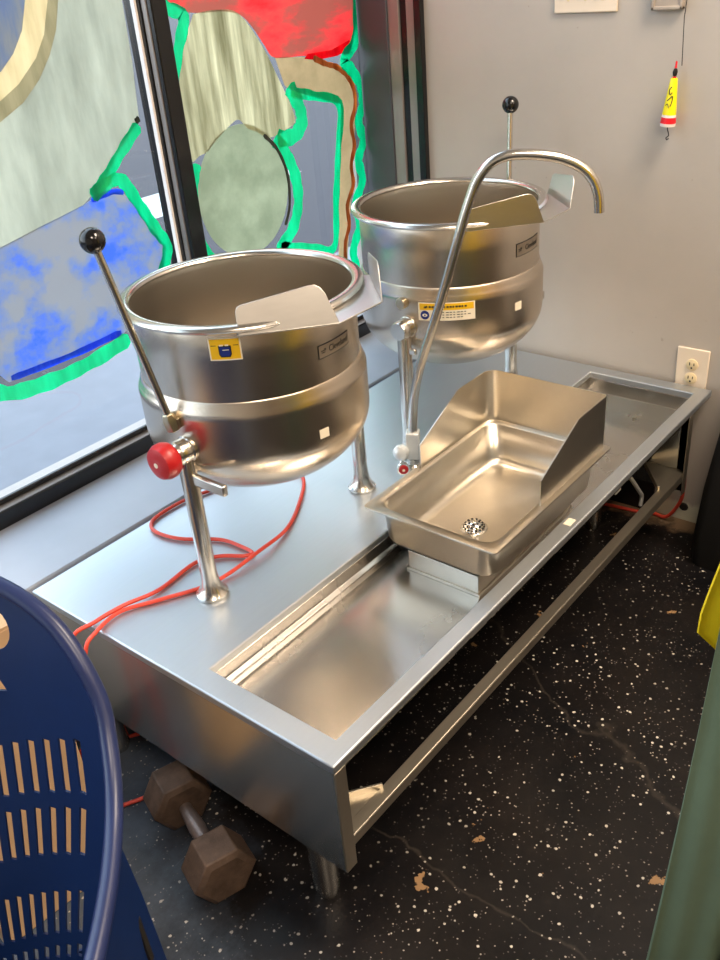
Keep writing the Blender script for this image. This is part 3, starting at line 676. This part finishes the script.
# ------------------------------------------------------------------ swing faucet
fb = Vector((.825, .452, 0)); th = math.radians(-60); fd = Vector((math.cos(th), math.sin(th), 0))
fc = thing('faucet', 'tall bent steel pot filler faucet between the kettle and the pan', 'faucet', fb)
sp = [(.010, .085), (.013, .13), (.018, .185), (.030, .245), (.050, .310), (.088, .420), (.136, .580), (.156, .640), (.172, .677), (.198, .706), (.232, .719), (.275, .719), (.318, .713), (.350, .703), (.380, .686), (.400, .662), (.411, .632), (.414, .600)]
tb = MB(); tb.tube(smooth([fb+fd*s+Vector((0, 0, z)) for s, z in sp], 3), .0108, 16); tb.build('spout', M['tube'], fc)
bd = MB(); mt = Matrix.Translation(fb+fd*.010) @ Matrix.Rotation(th, 4, 'Z'); bd.box(-.016, .016, -.016, .016, .030, .100, mt); bd.build('valve_block', M['pipe_light'], fc, .003)
bb = MB(); bb.lathe([(0, 0), (.022, 0), (.022, .008), (.014, .014), (.014, .040), (0, .040)], fb+fd*.008, n=24); bb.build('faucet_base', M['tube'], fc)
q = fb+Vector((-.012, -.004, .045)); vd = Vector((-.75, -.66, 0)).normalized()
bn = MB(); bn.lathe([(0, -.005), (.014, -.005), (.016, .006), (.020, .016), (.019, .026), (.010, .034), (0, .036)], Vector((.818, .460, .052)), Vector((-.9, -.1, .0)), n=24); bn.build('valve_bonnet', M['pipe_light'], fc)
rk = MB(); rk.lathe([(.008, 0), (.008, .018), (.0145, .019), (.0155, .024), (.0155, .031), (0, .031)], Vector((.799, .455, .024)), vd, n=24); rr = rk.build('valve_handle', M['chrome'], fc)
rb = MB(); rb.lathe([(.0, .0312), (.0118, .0312), (.011, .034), (0, .0352)], Vector((.799, .455, .024)), vd, n=24); ro = rb.build('hot_button', M['knob_red'], fc); ro['label'] = 'red button on the valve handle'
rb = MB(); rb.lathe([(0, .0353), (.0035, .0353), (.0035, .0358), (0, .0358)], Vector((.799, .455, .024)), vd, n=12); rb.build('button_mark', M['white_tag'], ro)

# ------------------------------------------------------------------ cords
cz = .0052
cp = [(.086, .567, -.434), (.005, .562, -.434), (-.056, .589, -.434), (-.090, .610, -.424), (-.085, .600, -.30), (-.066, .590, -.12), (-.045, .583, -.012),
      (-.012, .590, cz+.001), (.056, .603, cz), (.127, .565, cz), (.23, .514, cz), (.358, .506, cz+.007), (.46, .523, cz), (.562, .577, cz), (.642, .639, cz), (.66, .70, cz), (.62, .765, cz), (.55, .785, cz),
      (.481, .796, cz), (.42, .815, cz), (.347, .818, cz), (.306, .805, cz), (.288, .765, cz), (.300, .697, cz), (.345, .620, cz), (.352, .560, cz), (.348, .522, cz), (.330, .528, cz),
      (.301, .572, cz), (.253, .600, cz), (.149, .592, cz), (.07, .606, cz+.006), (.009, .618, cz+.001), (-.040, .635, -.012), (-.062, .640, -.12), (-.070, .665, -.30), (-.055, .735, -.425), (-.011, .80, -.434), (.077, .737, -.434), (.14, .70, -.434)]
cb = MB(); cb.tube(smooth(cp, 6), .0043, 10)
tag(cb.build('extension_cord', M['cord']), 'orange red extension cord looped on the stand under the nearer kettle', 'cord')
cb = MB(); cb.tube(smooth([(1.56, .045, -.18), (1.562, .040, -.25), (1.565, .039, -.31), (1.567, .045, -.36), (1.572, .08, -.425), (1.580, .125, -.434), (1.567, .165, -.434), (1.556, .248, -.434), (1.54, .34, -.434), (1.50, .44, -.434)], 6), .0052, 10)
tag(cb.build('power_cord', M['cord']), 'short red cord curving on the floor by the grey wall below the outlet', 'cord')

# ------------------------------------------------------------------ dumbbell
dA = Vector((-.062, .282, -H)); dB = Vector((.004, .476, -H)); u = (dB-dA).normalized()
db = thing('dumbbell', 'rusty iron hex dumbbell lying on the black floor beside the stand', 'dumbbell', (dA+dB)/2)
ap = .056; side = Vector((-u.y, u.x, 0)); cr = ap/math.cos(PI/6)
for c, s_ in ((dA, 1), (dB, -1)):
    hd = MB(); rows = []
    for o_, k_ in ((-.042, .80), (-.034, 1), (.034, 1), (.042, .80)):
        rows.append([hd.bm.verts.new(c+u*o_+Vector((0, 0, ap))+cr*k_*(side*math.cos(PI/3*i)+Vector((0, 0, 1))*math.sin(PI/3*i))) for i in range(6)])
    for a, b2 in zip(rows, rows[1:]):
        for i in range(6): hd.bm.faces.new((a[i], a[(i+1) % 6], b2[(i+1) % 6], b2[i]))
    hd.bm.faces.new(rows[0][::-1]); hd.bm.faces.new(rows[-1]); hd.build('weight', M['iron'], db, .003)
hb = MB(); za = Vector((0, 0, ap)); hb.tube([dA+za, dA+u*.05+za, dA+u*.075+za, (dA+dB)/2+za, dB-u*.075+za, dB-u*.05+za, dB+za], [.013, .0135, .0155, .0172, .0155, .0135, .013], 20); hb.build('grip', M['iron_bar'], db)

# ------------------------------------------------------------------ blue plastic chair
cO = Vector((-.424, .332, 0)); ca = Vector((-.559, .829, 0)); cf = Vector((-.829, -.559, 0))
def CP(s, f, z): return cO - ca*s + cf*f + Vector((0, 0, z))
def backf(s, z): return -.11+(.44-z)*.25+s*s
ch = thing('garden_chair', 'navy blue slotted plastic garden chair in the near left corner', 'chair', CP(0, .15, -H))
def ztop(s):
    s = abs(s); tbl = [(0, .440), (.06, .435), (.12, .418), (.165, .400), (.205, .374), (.235, .335), (.255, .290), (.262, .255)]
    for (a, za), (b3, zb) in zip(tbl, tbl[1:]):
        if s <= b3: return za+(zb-za)*(s-a)/(b3-a)
    return tbl[-1][1]
Z0 = -.215
sc_ = lambda z: 1+(z-.16)*.95 if z < .16 else 1
outl = [(s, ztop(s)) for s in [.262*math.sin(PI/2*i/16) for i in range(-16, 17)]]
outl = outl+[(.262, .20), (.262*sc_(.05), .05), (.262*sc_(-.1), -.1), (.262*sc_(Z0), Z0), (-.262*sc_(Z0), Z0), (-.262*sc_(-.1), -.1), (-.262*sc_(.05), .05), (-.262, .20)]
holes = []
for zt0, zb0, lim in ((.160, .078, .212), (.053, -.026, .238), (-.090, -.165, .262), (-.188, -.210, .262)):
    kx = -10
    for kx in range(-10, 10):
        s0 = .100+.0267*kx
        if abs(s0) > lim: continue
        hw = .0060; row = lambda z: z+.30*abs(s0)
        zt, zb = row(zt0), row(zb0)
        if zb < Z0+.004: zb = Z0+.004
        if zt <= zb+.01: continue
        if abs(s0)*sc_(zt)+.01 > .255*sc_(zb): continue
        holes.append([((s0-hw)*sc_(zt), zt), ((s0-hw)*sc_(zb), zb), ((s0+hw)*sc_(zb), zb), ((s0+hw)*sc_(zt), zt)])
holes.append([(.092+.033*math.cos(a) if math.cos(a) > 0 else -.092+.033*math.cos(a), .358+.033*math.sin(a)) for a in [2*PI*(i+.5)/24 for i in range(24)]])
holes.append([(-.090, .292), (-.104, .268), (.104, .268), (.090, .292)])
sh = cut_sheet(outl, holes, lambda s, z: CP(s, backf(s, z), z), .03)
sh.build('backrest', M['chair'], ch, solid=.004, angle=60)
right = [(0, None, .440), (.06, None, .436), (.12, None, .419), (.165, None, .401), (.205, None, .375), (.236, None, .337), (.258, None, .290), (.268, .020, .255), (.280, .060, .222), (.292, .110, .200), (.306, .180, .188), (.316, .262, .180), (.318, .34, .172), (.310, .41, .158)]
for sg in (1, -1):
    pass
full = [(-s, f, z) for s, f, z in right[::-1]]+right[1:]
rp = smooth([CP(s, backf(s, z) if f is None else f, z) for s, f, z in full], 4)
MB().tube(rp, .0115, 12).build('rim', M['chair_rim'], ch)
seat = MB(); rows = []
for i in range(11):
    f = backf(0, Z0)+(.42-backf(0, Z0))*i/10; wd_ = .165+.045*min(1, i/6); z = Z0+.12*(i/10)+(-.02*max(0, (i-8)) if i > 8 else 0)
    rows.append([CP(wd_*q_/5, f+(.15*(q_/5)**2 if i == 0 else .15*(q_/5)**2*(1-i/10)), z-.012*(1-(q_/5)**2)) for q_ in range(-5, 6)])
seat.grid(rows).build('seat', M['chair'], ch, solid=.005, angle=60)
for sg in (1, -1):
    arm = MB(); rows = []
    for s, f, z in right[7:]:
        f0 = backf(s, z) if f is None else f
        rows.append([CP(sg*s, f0, z), CP(sg*(s-.006), f0, z-.05), CP(sg*(s-.008), f0, z-.075)])
    arm.grid(rows).build('armrest', M['chair'], ch, solid=.004, angle=60)
    # front leg: flaring shell from the arm to the floor, back leg below the seat
    lf = MB(); rows = []
    for z, s, f0, f1 in ((.185, .283, .10, .30), (.06, .293, .10, .30), (-.085, .299, .10, .29), (-.25, .305, .105, .27), (-H, .312, .11, .255)):
        k_ = .006 if z > -.06 else .03
        q_ = max(0, min(1, (z+.1)/.28)); sf = s+.028*q_; z1 = z-.022*q_
        fm_ = (f0+f1)/2; sm_ = s+.022*q_
        rows.append([CP(sg*(s-k_), f0+.002, z), CP(sg*s, f0, z), CP(sg*sm_, fm_, z-.012*q_), CP(sg*sf, f1, z1), CP(sg*(sf-k_), f1-.002, z1)])
    lg = lf.grid(rows).build('front_leg', M['chair'], ch, solid=.005, angle=50)
    sl = MB()
    for q in range(3):
        f0 = .125+.035*q
        sl.prism([CP(sg*(.2925), f0, .05), CP(sg*(.2925), f0+.010, .05), CP(sg*(.2965), f0+.014, -.03), CP(sg*(.2965), f0+.004, -.03)], CP(sg*.006, 0, 0)-CP(0, 0, 0))
    sl.build('leg_slot', M['slot'], lg)
    lb = MB(); rows = []
    for z, s, f in ((Z0+.03, .15, .03), (-.30, .16, .04), (-H, .18, .05)):
        rows.append([CP(sg*(s-.03), f, z), CP(sg*s, f-.01, z), CP(sg*s, f+.045, z)])
    lb.grid(rows).build('back_leg', M['chair'], ch, solid=.005)

# ------------------------------------------------------------------ cardboard box behind the chair
bA = Vector((-.160, .485, 0)); e1 = Vector((-.99, .10, 0)).normalized(); e2 = Vector((.10, .99, 0)).normalized()
bx = thing('cardboard_box', 'tall narrow tan cardboard box standing on the floor behind the blue chair', 'box', bA+e1*.12+e2*.04+Vector((0, 0, -H)))
bw, bd_, bh = .235, .08, .64
def BP(a, c, z): return bA+e1*a+e2*c+Vector((0, 0, z-H))
bm_ = MB(); bm_.prism([BP(0, 0, .001), BP(bw, 0, .001), BP(bw, bd_, .001), BP(0, bd_, .001)], (0, 0, bh)); bm_.build('carton', M['card'], bx, .003)
fl = MB(); fl.prism([BP(0, 0, bh+.001), BP(bw, 0, bh+.001), BP(bw, bd_/2-.001, bh+.001), BP(0, bd_/2-.001, bh+.001)], (0, 0, .004)); fl.build('flap', M['card'], bx)
fl = MB(); fl.prism([BP(0, bd_/2+.001, bh+.001), BP(bw, bd_/2+.001, bh+.001), BP(bw, bd_, bh+.001), BP(0, bd_, bh+.001)], (0, 0, .004)); fl.build('flap', M['card'], bx)

# ------------------------------------------------------------------ garment rack with a green coat and a yellow garment
rd_ = Vector((.87, .49, 0)).normalized(); rs = Vector((.49, -.87, 0)).normalized()
rc = Vector((.085, -.505, 0))+rs*.30; RZt = 1.20
rk = thing('garment_rack', 'dark metal garment rack rail carrying the hanging green coat', 'rack', rc+Vector((0, 0, -H)))
p0, p1 = rc-rd_*.22+rs*.10, rc+rd_*.42+rs*.10
rl = MB(); rl.tube([p0+Vector((0, 0, RZt)), p1+Vector((0, 0, RZt))], .0125, 14); rl.build('rail', M['rack'], rk)
for p in (p0, p1):
    ps = MB(); ps.tube([p+Vector((0, 0, -H+.02)), p+Vector((0, 0, RZt))], .0125, 14); ps.build('post', M['rack'], rk)
    ft = MB(); ft.tube([p-rs*.16+Vector((0, 0, -H+.013)), p+rs*.22+Vector((0, 0, -H+.013))], .0125, 14); ft.build('foot', M['rack'], rk)
def garment(name, label, cat, mat, off, s0, s1, zb, zt, amp, hem=0., spread=0., bend=None, lean=0.):
    base = rc+rd_*off
    mb = MB(); rows = []
    n, m_ = 110, 26
    for jz in range(m_+1):
        tz = jz/m_; z = zb+(zt-zb)*tz; row = []
        for i in range(n+1):
            u_ = i/n; s = s0+(s1-s0)*u_
            mid = (s0+s1)/2; s = mid+(s-mid)*(1+spread*(1-tz)) if u_ > .5 else s-spread*(1-tz)**1.5*(1-2*u_)*.25
            if bend: s += bend(tz)*(1-u_)
            s -= lean*(1-tz)**2*(1-u_)
            fold = amp*(.6+.4*(1-tz))*(math.sin(u_*47+.8*math.sin(tz*3))+.6*math.sin(u_*83+1+2*tz))
            shoulder = max(0, (tz-.9)/.1)
            s = s+((s0+s1)/2-s)*.25*shoulder
            row.append(base+rs*s+rd_*fold+Vector((0, 0, z+hem*math.sin(u_*5))))
        rows.append(row)
    mb.grid(rows)
    root = thing(name, label, cat, base+Vector((0, 0, zb)))
    mb.build('cloth_front', mat, root, solid=.004, angle=80)
    hk = MB(); hk.tube(smooth([base+rs*((s0+s1)/2)+Vector((0, 0, zt-.01)), base+rs*.10+Vector((0, 0, RZt-.05)), base+rs*.10+rs*.02+Vector((0, 0, RZt-.02)), base+rs*.10+rs*.016+Vector((0, 0, RZt+.008)), base+rs*.10+Vector((0, 0, RZt+.0165))], 4), .0025, 8)
    hk.build('hook', M['rack'], root)
    return root
gc = garment('green_coat', 'long sage green coat hanging at the right edge of the picture', 'coat', M['coat'], -.02, -.284, .32, -.36, 1.08, .012, lean=.052)
pnl = MB(); pnl.grid([[rc-rd_*.055+rs*(s0_+(.30-s0_)*i/16)+rd_*.008*math.sin(i*1.3)+Vector((0, 0, z_)) for i in range(17)] for z_, s0_ in ((-.37, -.32), (-.2, -.28), (-.1, -.25), (0, -.22), (.15, -.17), (.4, -.10), (.7, -.04), (1.0, 0.))])
pnl.build('coat_front', M['coat'], gc, solid=.004, angle=80)
garment('yellow_garment', 'bright yellow garment hanging behind the green coat', 'clothing', M['yellow_cloth'],   .24, -.270, .32, .212, 1.08, .004, bend=lambda t_: .17*t_+.045*math.exp(-t_*50))

# ------------------------------------------------------------------ black bag by the wall
bg = MB(); rows = []
for z, ix, iy in ((-H, 0, 0), (-.36, -.006, -.004), (-.2, 0, .006), (-.02, .012, .026), (.06, .02, .036), (.10, .035, .05)):
    rows.append([(x, y, z) for x, y in rrect(1.400+ix, 1.575, -.46+iy, -.055-iy, .03, 4)])
rows = [r_+[r_[0]] for r_ in rows]; bg.grid(rows); bg.bm.faces.new([bg.bm.verts.new(p) for p in rows[-1][:-1]]); bg.bm.faces.new([bg.bm.verts.new(p) for p in rows[0][:-1]][::-1])
bmesh.ops.remove_doubles(bg.bm, verts=bg.bm.verts, dist=1e-5)
tb_ = thing('black_bag', 'black upright bag on the floor against the grey wall at right', 'bag', (1.49, -.26, -H))
bg.build('bag_body', M['black_cloth'], tb_, angle=50)
hd = MB(); hd.tube(smooth([(1.47, -.14, .095), (1.46, -.17, .17), (1.46, -.26, .20), (1.46, -.35, .17), (1.47, -.38, .095)], 5), .008, 8); hd.build('handle', M['black_cloth'], tb_)

# ------------------------------------------------------------------ things on the grey wall
def wall_rect(mb, y0, y1, z0, z1, x0, x1): mb.box(XW-x1, XW-x0, y0, y1, z0, z1); return mb
oz, oy = .036, .0655
ot = thing('wall_outlet', 'ivory double wall outlet low on the grey wall behind the stand', 'outlet', (XW, oy, oz))
wall_rect(MB(), oy-.044, oy+.044, oz-.066, oz+.066, .0005, .006).build('cover_plate', M['plate'], ot, .003)
for dz in (.0195, -.0195):
    rc_ = MB(); rc_.lathe([(0, .006), (.0165, .006), (.0165, .0085), (.015, .0095), (0, .0095)], (XW, oy, oz+dz), (-1, 0, 0), n=24); r_ = rc_.build('receptacle', M['receptacle'], ot)
    for dy, hh in ((.006, .0045), (-.006, .0037)): wall_rect(MB(), oy+dy-.0013, oy+dy+.0013, oz+dz-hh+.003, oz+dz+hh+.003, .0095, .0099).build('slot', M['slot'], r_)
    gh = MB(); gh.lathe([(0, .0095), (.0026, .0095), (.0026, .0099), (0, .0099)], (XW, oy, oz+dz-.008), (-1, 0, 0), n=12); gh.build('ground_hole', M['slot'], r_)
wsc = MB(); wsc.lathe([(0, .006), (.003, .006), (.002, .0075), (0, .0075)], (XW, oy, oz), (-1, 0, 0), n=12); wsc.build('screw', M['plate'], ot)
sy0, sy1, sz0 = .342, .511, .917
sw = thing('light_switch', 'wide ivory switch plate high on the grey wall', 'switch', (XW, (sy0+sy1)/2, sz0))
wall_rect(MB(), sy0, sy1, sz0, sz0+.118, .0005, .006).build('cover_plate', M['plate'], sw, .003)
for q in range(3):
    yy = (sy0+sy1)/2+(q-1)*.046
    wall_rect(MB(), yy-.005, yy+.005, sz0+.047, sz0+.071, .006, .016).build('toggle', M['plate'], sw, .002)
    for zq in (.029, .089):
        s_ = MB(); s_.lathe([(0, .006), (.0035, .006), (.0028, .0075), (0, .0075)], (XW, yy, sz0+zq), (-1, 0, 0), n=12); s_.build('screw', M['receptacle'], sw)
jb = thing('junction_box', 'small painted metal box on the grey wall above the fishing float', 'box', (XW, .215, .920))
wall_rect(MB(), .180, .252, .920, 1.02, .0005, .012).build('box_cover', M['painted_box'], jb, .003)
fr_ = MB()
for a in ((.178, .186, .918, 1.022), (.246, .254, .918, 1.022), (.178, .254, .918, .926)): wall_rect(fr_, *a, .0005, .016)
fr_.build('box_edge', M['painted_box'], jb, .002)
lx = XW-.026
fl = thing('hanging_fishing_float', 'yellow and red fishing float hanging on a line on the grey wall', 'fishing float', (lx, .176, .64))
def fp(t_): # along the float, 0 at the top, tilted a little
    return Vector((lx+.002, .1755+.010*t_, .787-.158*t_))
ax = (fp(1)-fp(0)).normalized()
MB().tube([(XW-.014, .1805, .921), (lx, .179, .875), fp(0)], .0009, 6).build('line', M['wire'], fl)
MB().tube([(XW-.0005, .1805, .922), (XW-.020, .1805, .9205)], .0016, 6).build('pin', M['wire'], fl)
fl.scale = (1.1, 1.1, 1.15); fl.location.y = .164; fl.location.z -= .008
bdq = MB(); bdq.lathe([(0, -.001), (.002, 0), (.002, .008), (.003, .012), (0, .013)], fp(.0), ax, n=12); bdq.build('tip', M['lure_red'], fl)
bdq = MB(); bdq.lathe([(0, .012), (.0035, .014), (.0055, .020), (.0042, .027), (0, .029)], fp(.0), ax, n=16); bdq.build('bead', M['wire'], fl)
bdq = MB(); bdq.lathe([(0, .0285), (.004, .029), (.004, .032), (0, .033)], fp(0), ax, n=12); bdq.build('collar', M['lure_red'], fl)
r_at = lambda h: .0075+.0075*(h-.032)/.070
bdq = MB(); bdq.lathe([(0, .031), (.0068, .0315), (r_at(.034), .034), (r_at(.102), .102), (0, .102)], fp(0), ax, n=24); by = bdq.build('float_body', M['lure_yellow'], fl)
for nm, mt_, a, c in (('white_band', 'lure_white', .1021, .107), ('red_band', 'lure_red', .1071, .119), ('white_end', 'lure_white', .1191, .125)):
    bdq = MB(); bdq.lathe([(0, a), (r_at(a)+.0002, a), (r_at(c)-(.001 if nm == 'white_end' else 0), c), (0, c)], fp(0), ax, n=24); bdq.build(nm, M[mt_], fl)
mk = MB()
fq = lambda s_, h: fp(0)+ax*h+Vector((-(r_at(h)+.0004), 0, 0))*math.cos(s_/r_at(h))+Vector((0, 1, 0))*(-(r_at(h)+.0004)*math.sin(s_/r_at(h)))
mk.tube(smooth([fq(.001, .047), fq(-.003, .054), fq(.000, .062), fq(.004, .058)], 4), .0010, 6); mk.tube(smooth([fq(-.004, .074), fq(.002, .068), fq(.006, .066), fq(.006, .078), fq(.004, .085)], 4), .0011, 6)
mk.tube(smooth([fq(-.007, .083), fq(-.002, .080), fq(.002, .088)], 4), .0007, 6)
mk.build('float_mark', M['black_ink'], by)
hk = MB(); e = fp(0)+ax*.125
hk.tube(smooth([e, e+Vector((0, -.001, -.008)), e+Vector((-.002, -.004, -.014)), e+Vector((0, -.004, -.020)), e+Vector((0, .001, -.024)), e+Vector((0, -.001, -.028)), e+Vector((0, -.005, -.025))], 4), .0012, 6); hk.build('hook', M['wire'], fl)
# hole and crumbs where the wall meets the floor
hb_ = MB(); hb_.lathe([(0, .0), (.014, .0), (.012, .002), (0, .002)], (XW, .045, -.395), (-1, 0, 0), n=14)
struct(hb_.build('trim_4', M['slot']))

# ------------------------------------------------------------------ light: daylight through the glass, warm ceiling lamps
wd = bpy.data.worlds.new('overcast sky'); S.world = wd; wd.use_nodes = True; nt = wd.node_tree
bgn = nt.nodes['Background']
tc = node(nt, 'ShaderNodeTexCoord'); spz = node(nt, 'ShaderNodeSeparateXYZ'); nt.links.new(tc.outputs['Generated'], spz.inputs[0])
nt.links.new(ramp(nt, spz.outputs['Z'], [(0, (.92, .96, 1.0)), (.5, (.70, .84, 1.0))]), bgn.inputs['Color'])
bgn.inputs['Strength'].default_value = 4.4
for i, (px0, px1) in enumerate(((-3.3, -1.25), (-1.2, .8), (.85, 1.58))):
    la = bpy.data.lights.new('sky_portal', 'AREA'); la.shape = 'RECTANGLE'; la.size = px1-px0; la.size_y = 2.26; la.cycles.is_portal = True
    lo = bpy.data.objects.new('sky_portal', la); COL.objects.link(lo); lo.location = ((px0+px1)/2, FY1+.02, 1.17+H); lo.rotation_euler = (-PI/2, 0, 0)
def lamp(x, y, sx, sy, power, label):
    t_ = thing('ceiling_light', label, 'light', (x, y, CEIL-.06))
    hs = MB(); hs.box(x-sx/2-.04, x+sx/2+.04, y-sy/2-.04, y+sy/2+.04, CEIL-.05, CEIL-.0005); hs.build('housing', M['lamp_body'], t_)
    la = bpy.data.lights.new('lamp', 'AREA'); la.shape = 'RECTANGLE'; la.size = sx; la.size_y = sy; la.energy = power; la.color = (1.0, .83, .65)
    lo = bpy.data.objects.new('lamp', la); COL.objects.link(lo); lo.location = (0, 0, .004); lo.parent = t_
lamp(.95, -1.1, .6, 1.2, 110, 'warm ceiling light panel above the aisle near the grey wall')
lamp(-1.2, -1.6, .6, 1.2, 70, 'warm ceiling light panel above the middle of the room')
lamp(.3, -3.2, .6, 1.2, 55, 'warm ceiling light panel at the back of the room')

# ------------------------------------------------------------------ camera
cam = bpy.data.cameras.new('camera'); co = bpy.data.objects.new('camera', cam); COL.objects.link(co)
co.location = (-.6931, -.7211, 1.0953+H); co.rotation_euler = (1.0408, .0783, -.8936)
cam.sensor_width = 36; cam.sensor_fit = 'AUTO'; cam.lens = 906.284*36/960; cam.clip_start = .01
S.camera = co
S.view_settings.view_transform = 'Standard'; S.view_settings.look = 'None'; S.view_settings.gamma = 1; S.view_settings.exposure = 0; S.view_settings.use_curve_mapping = False
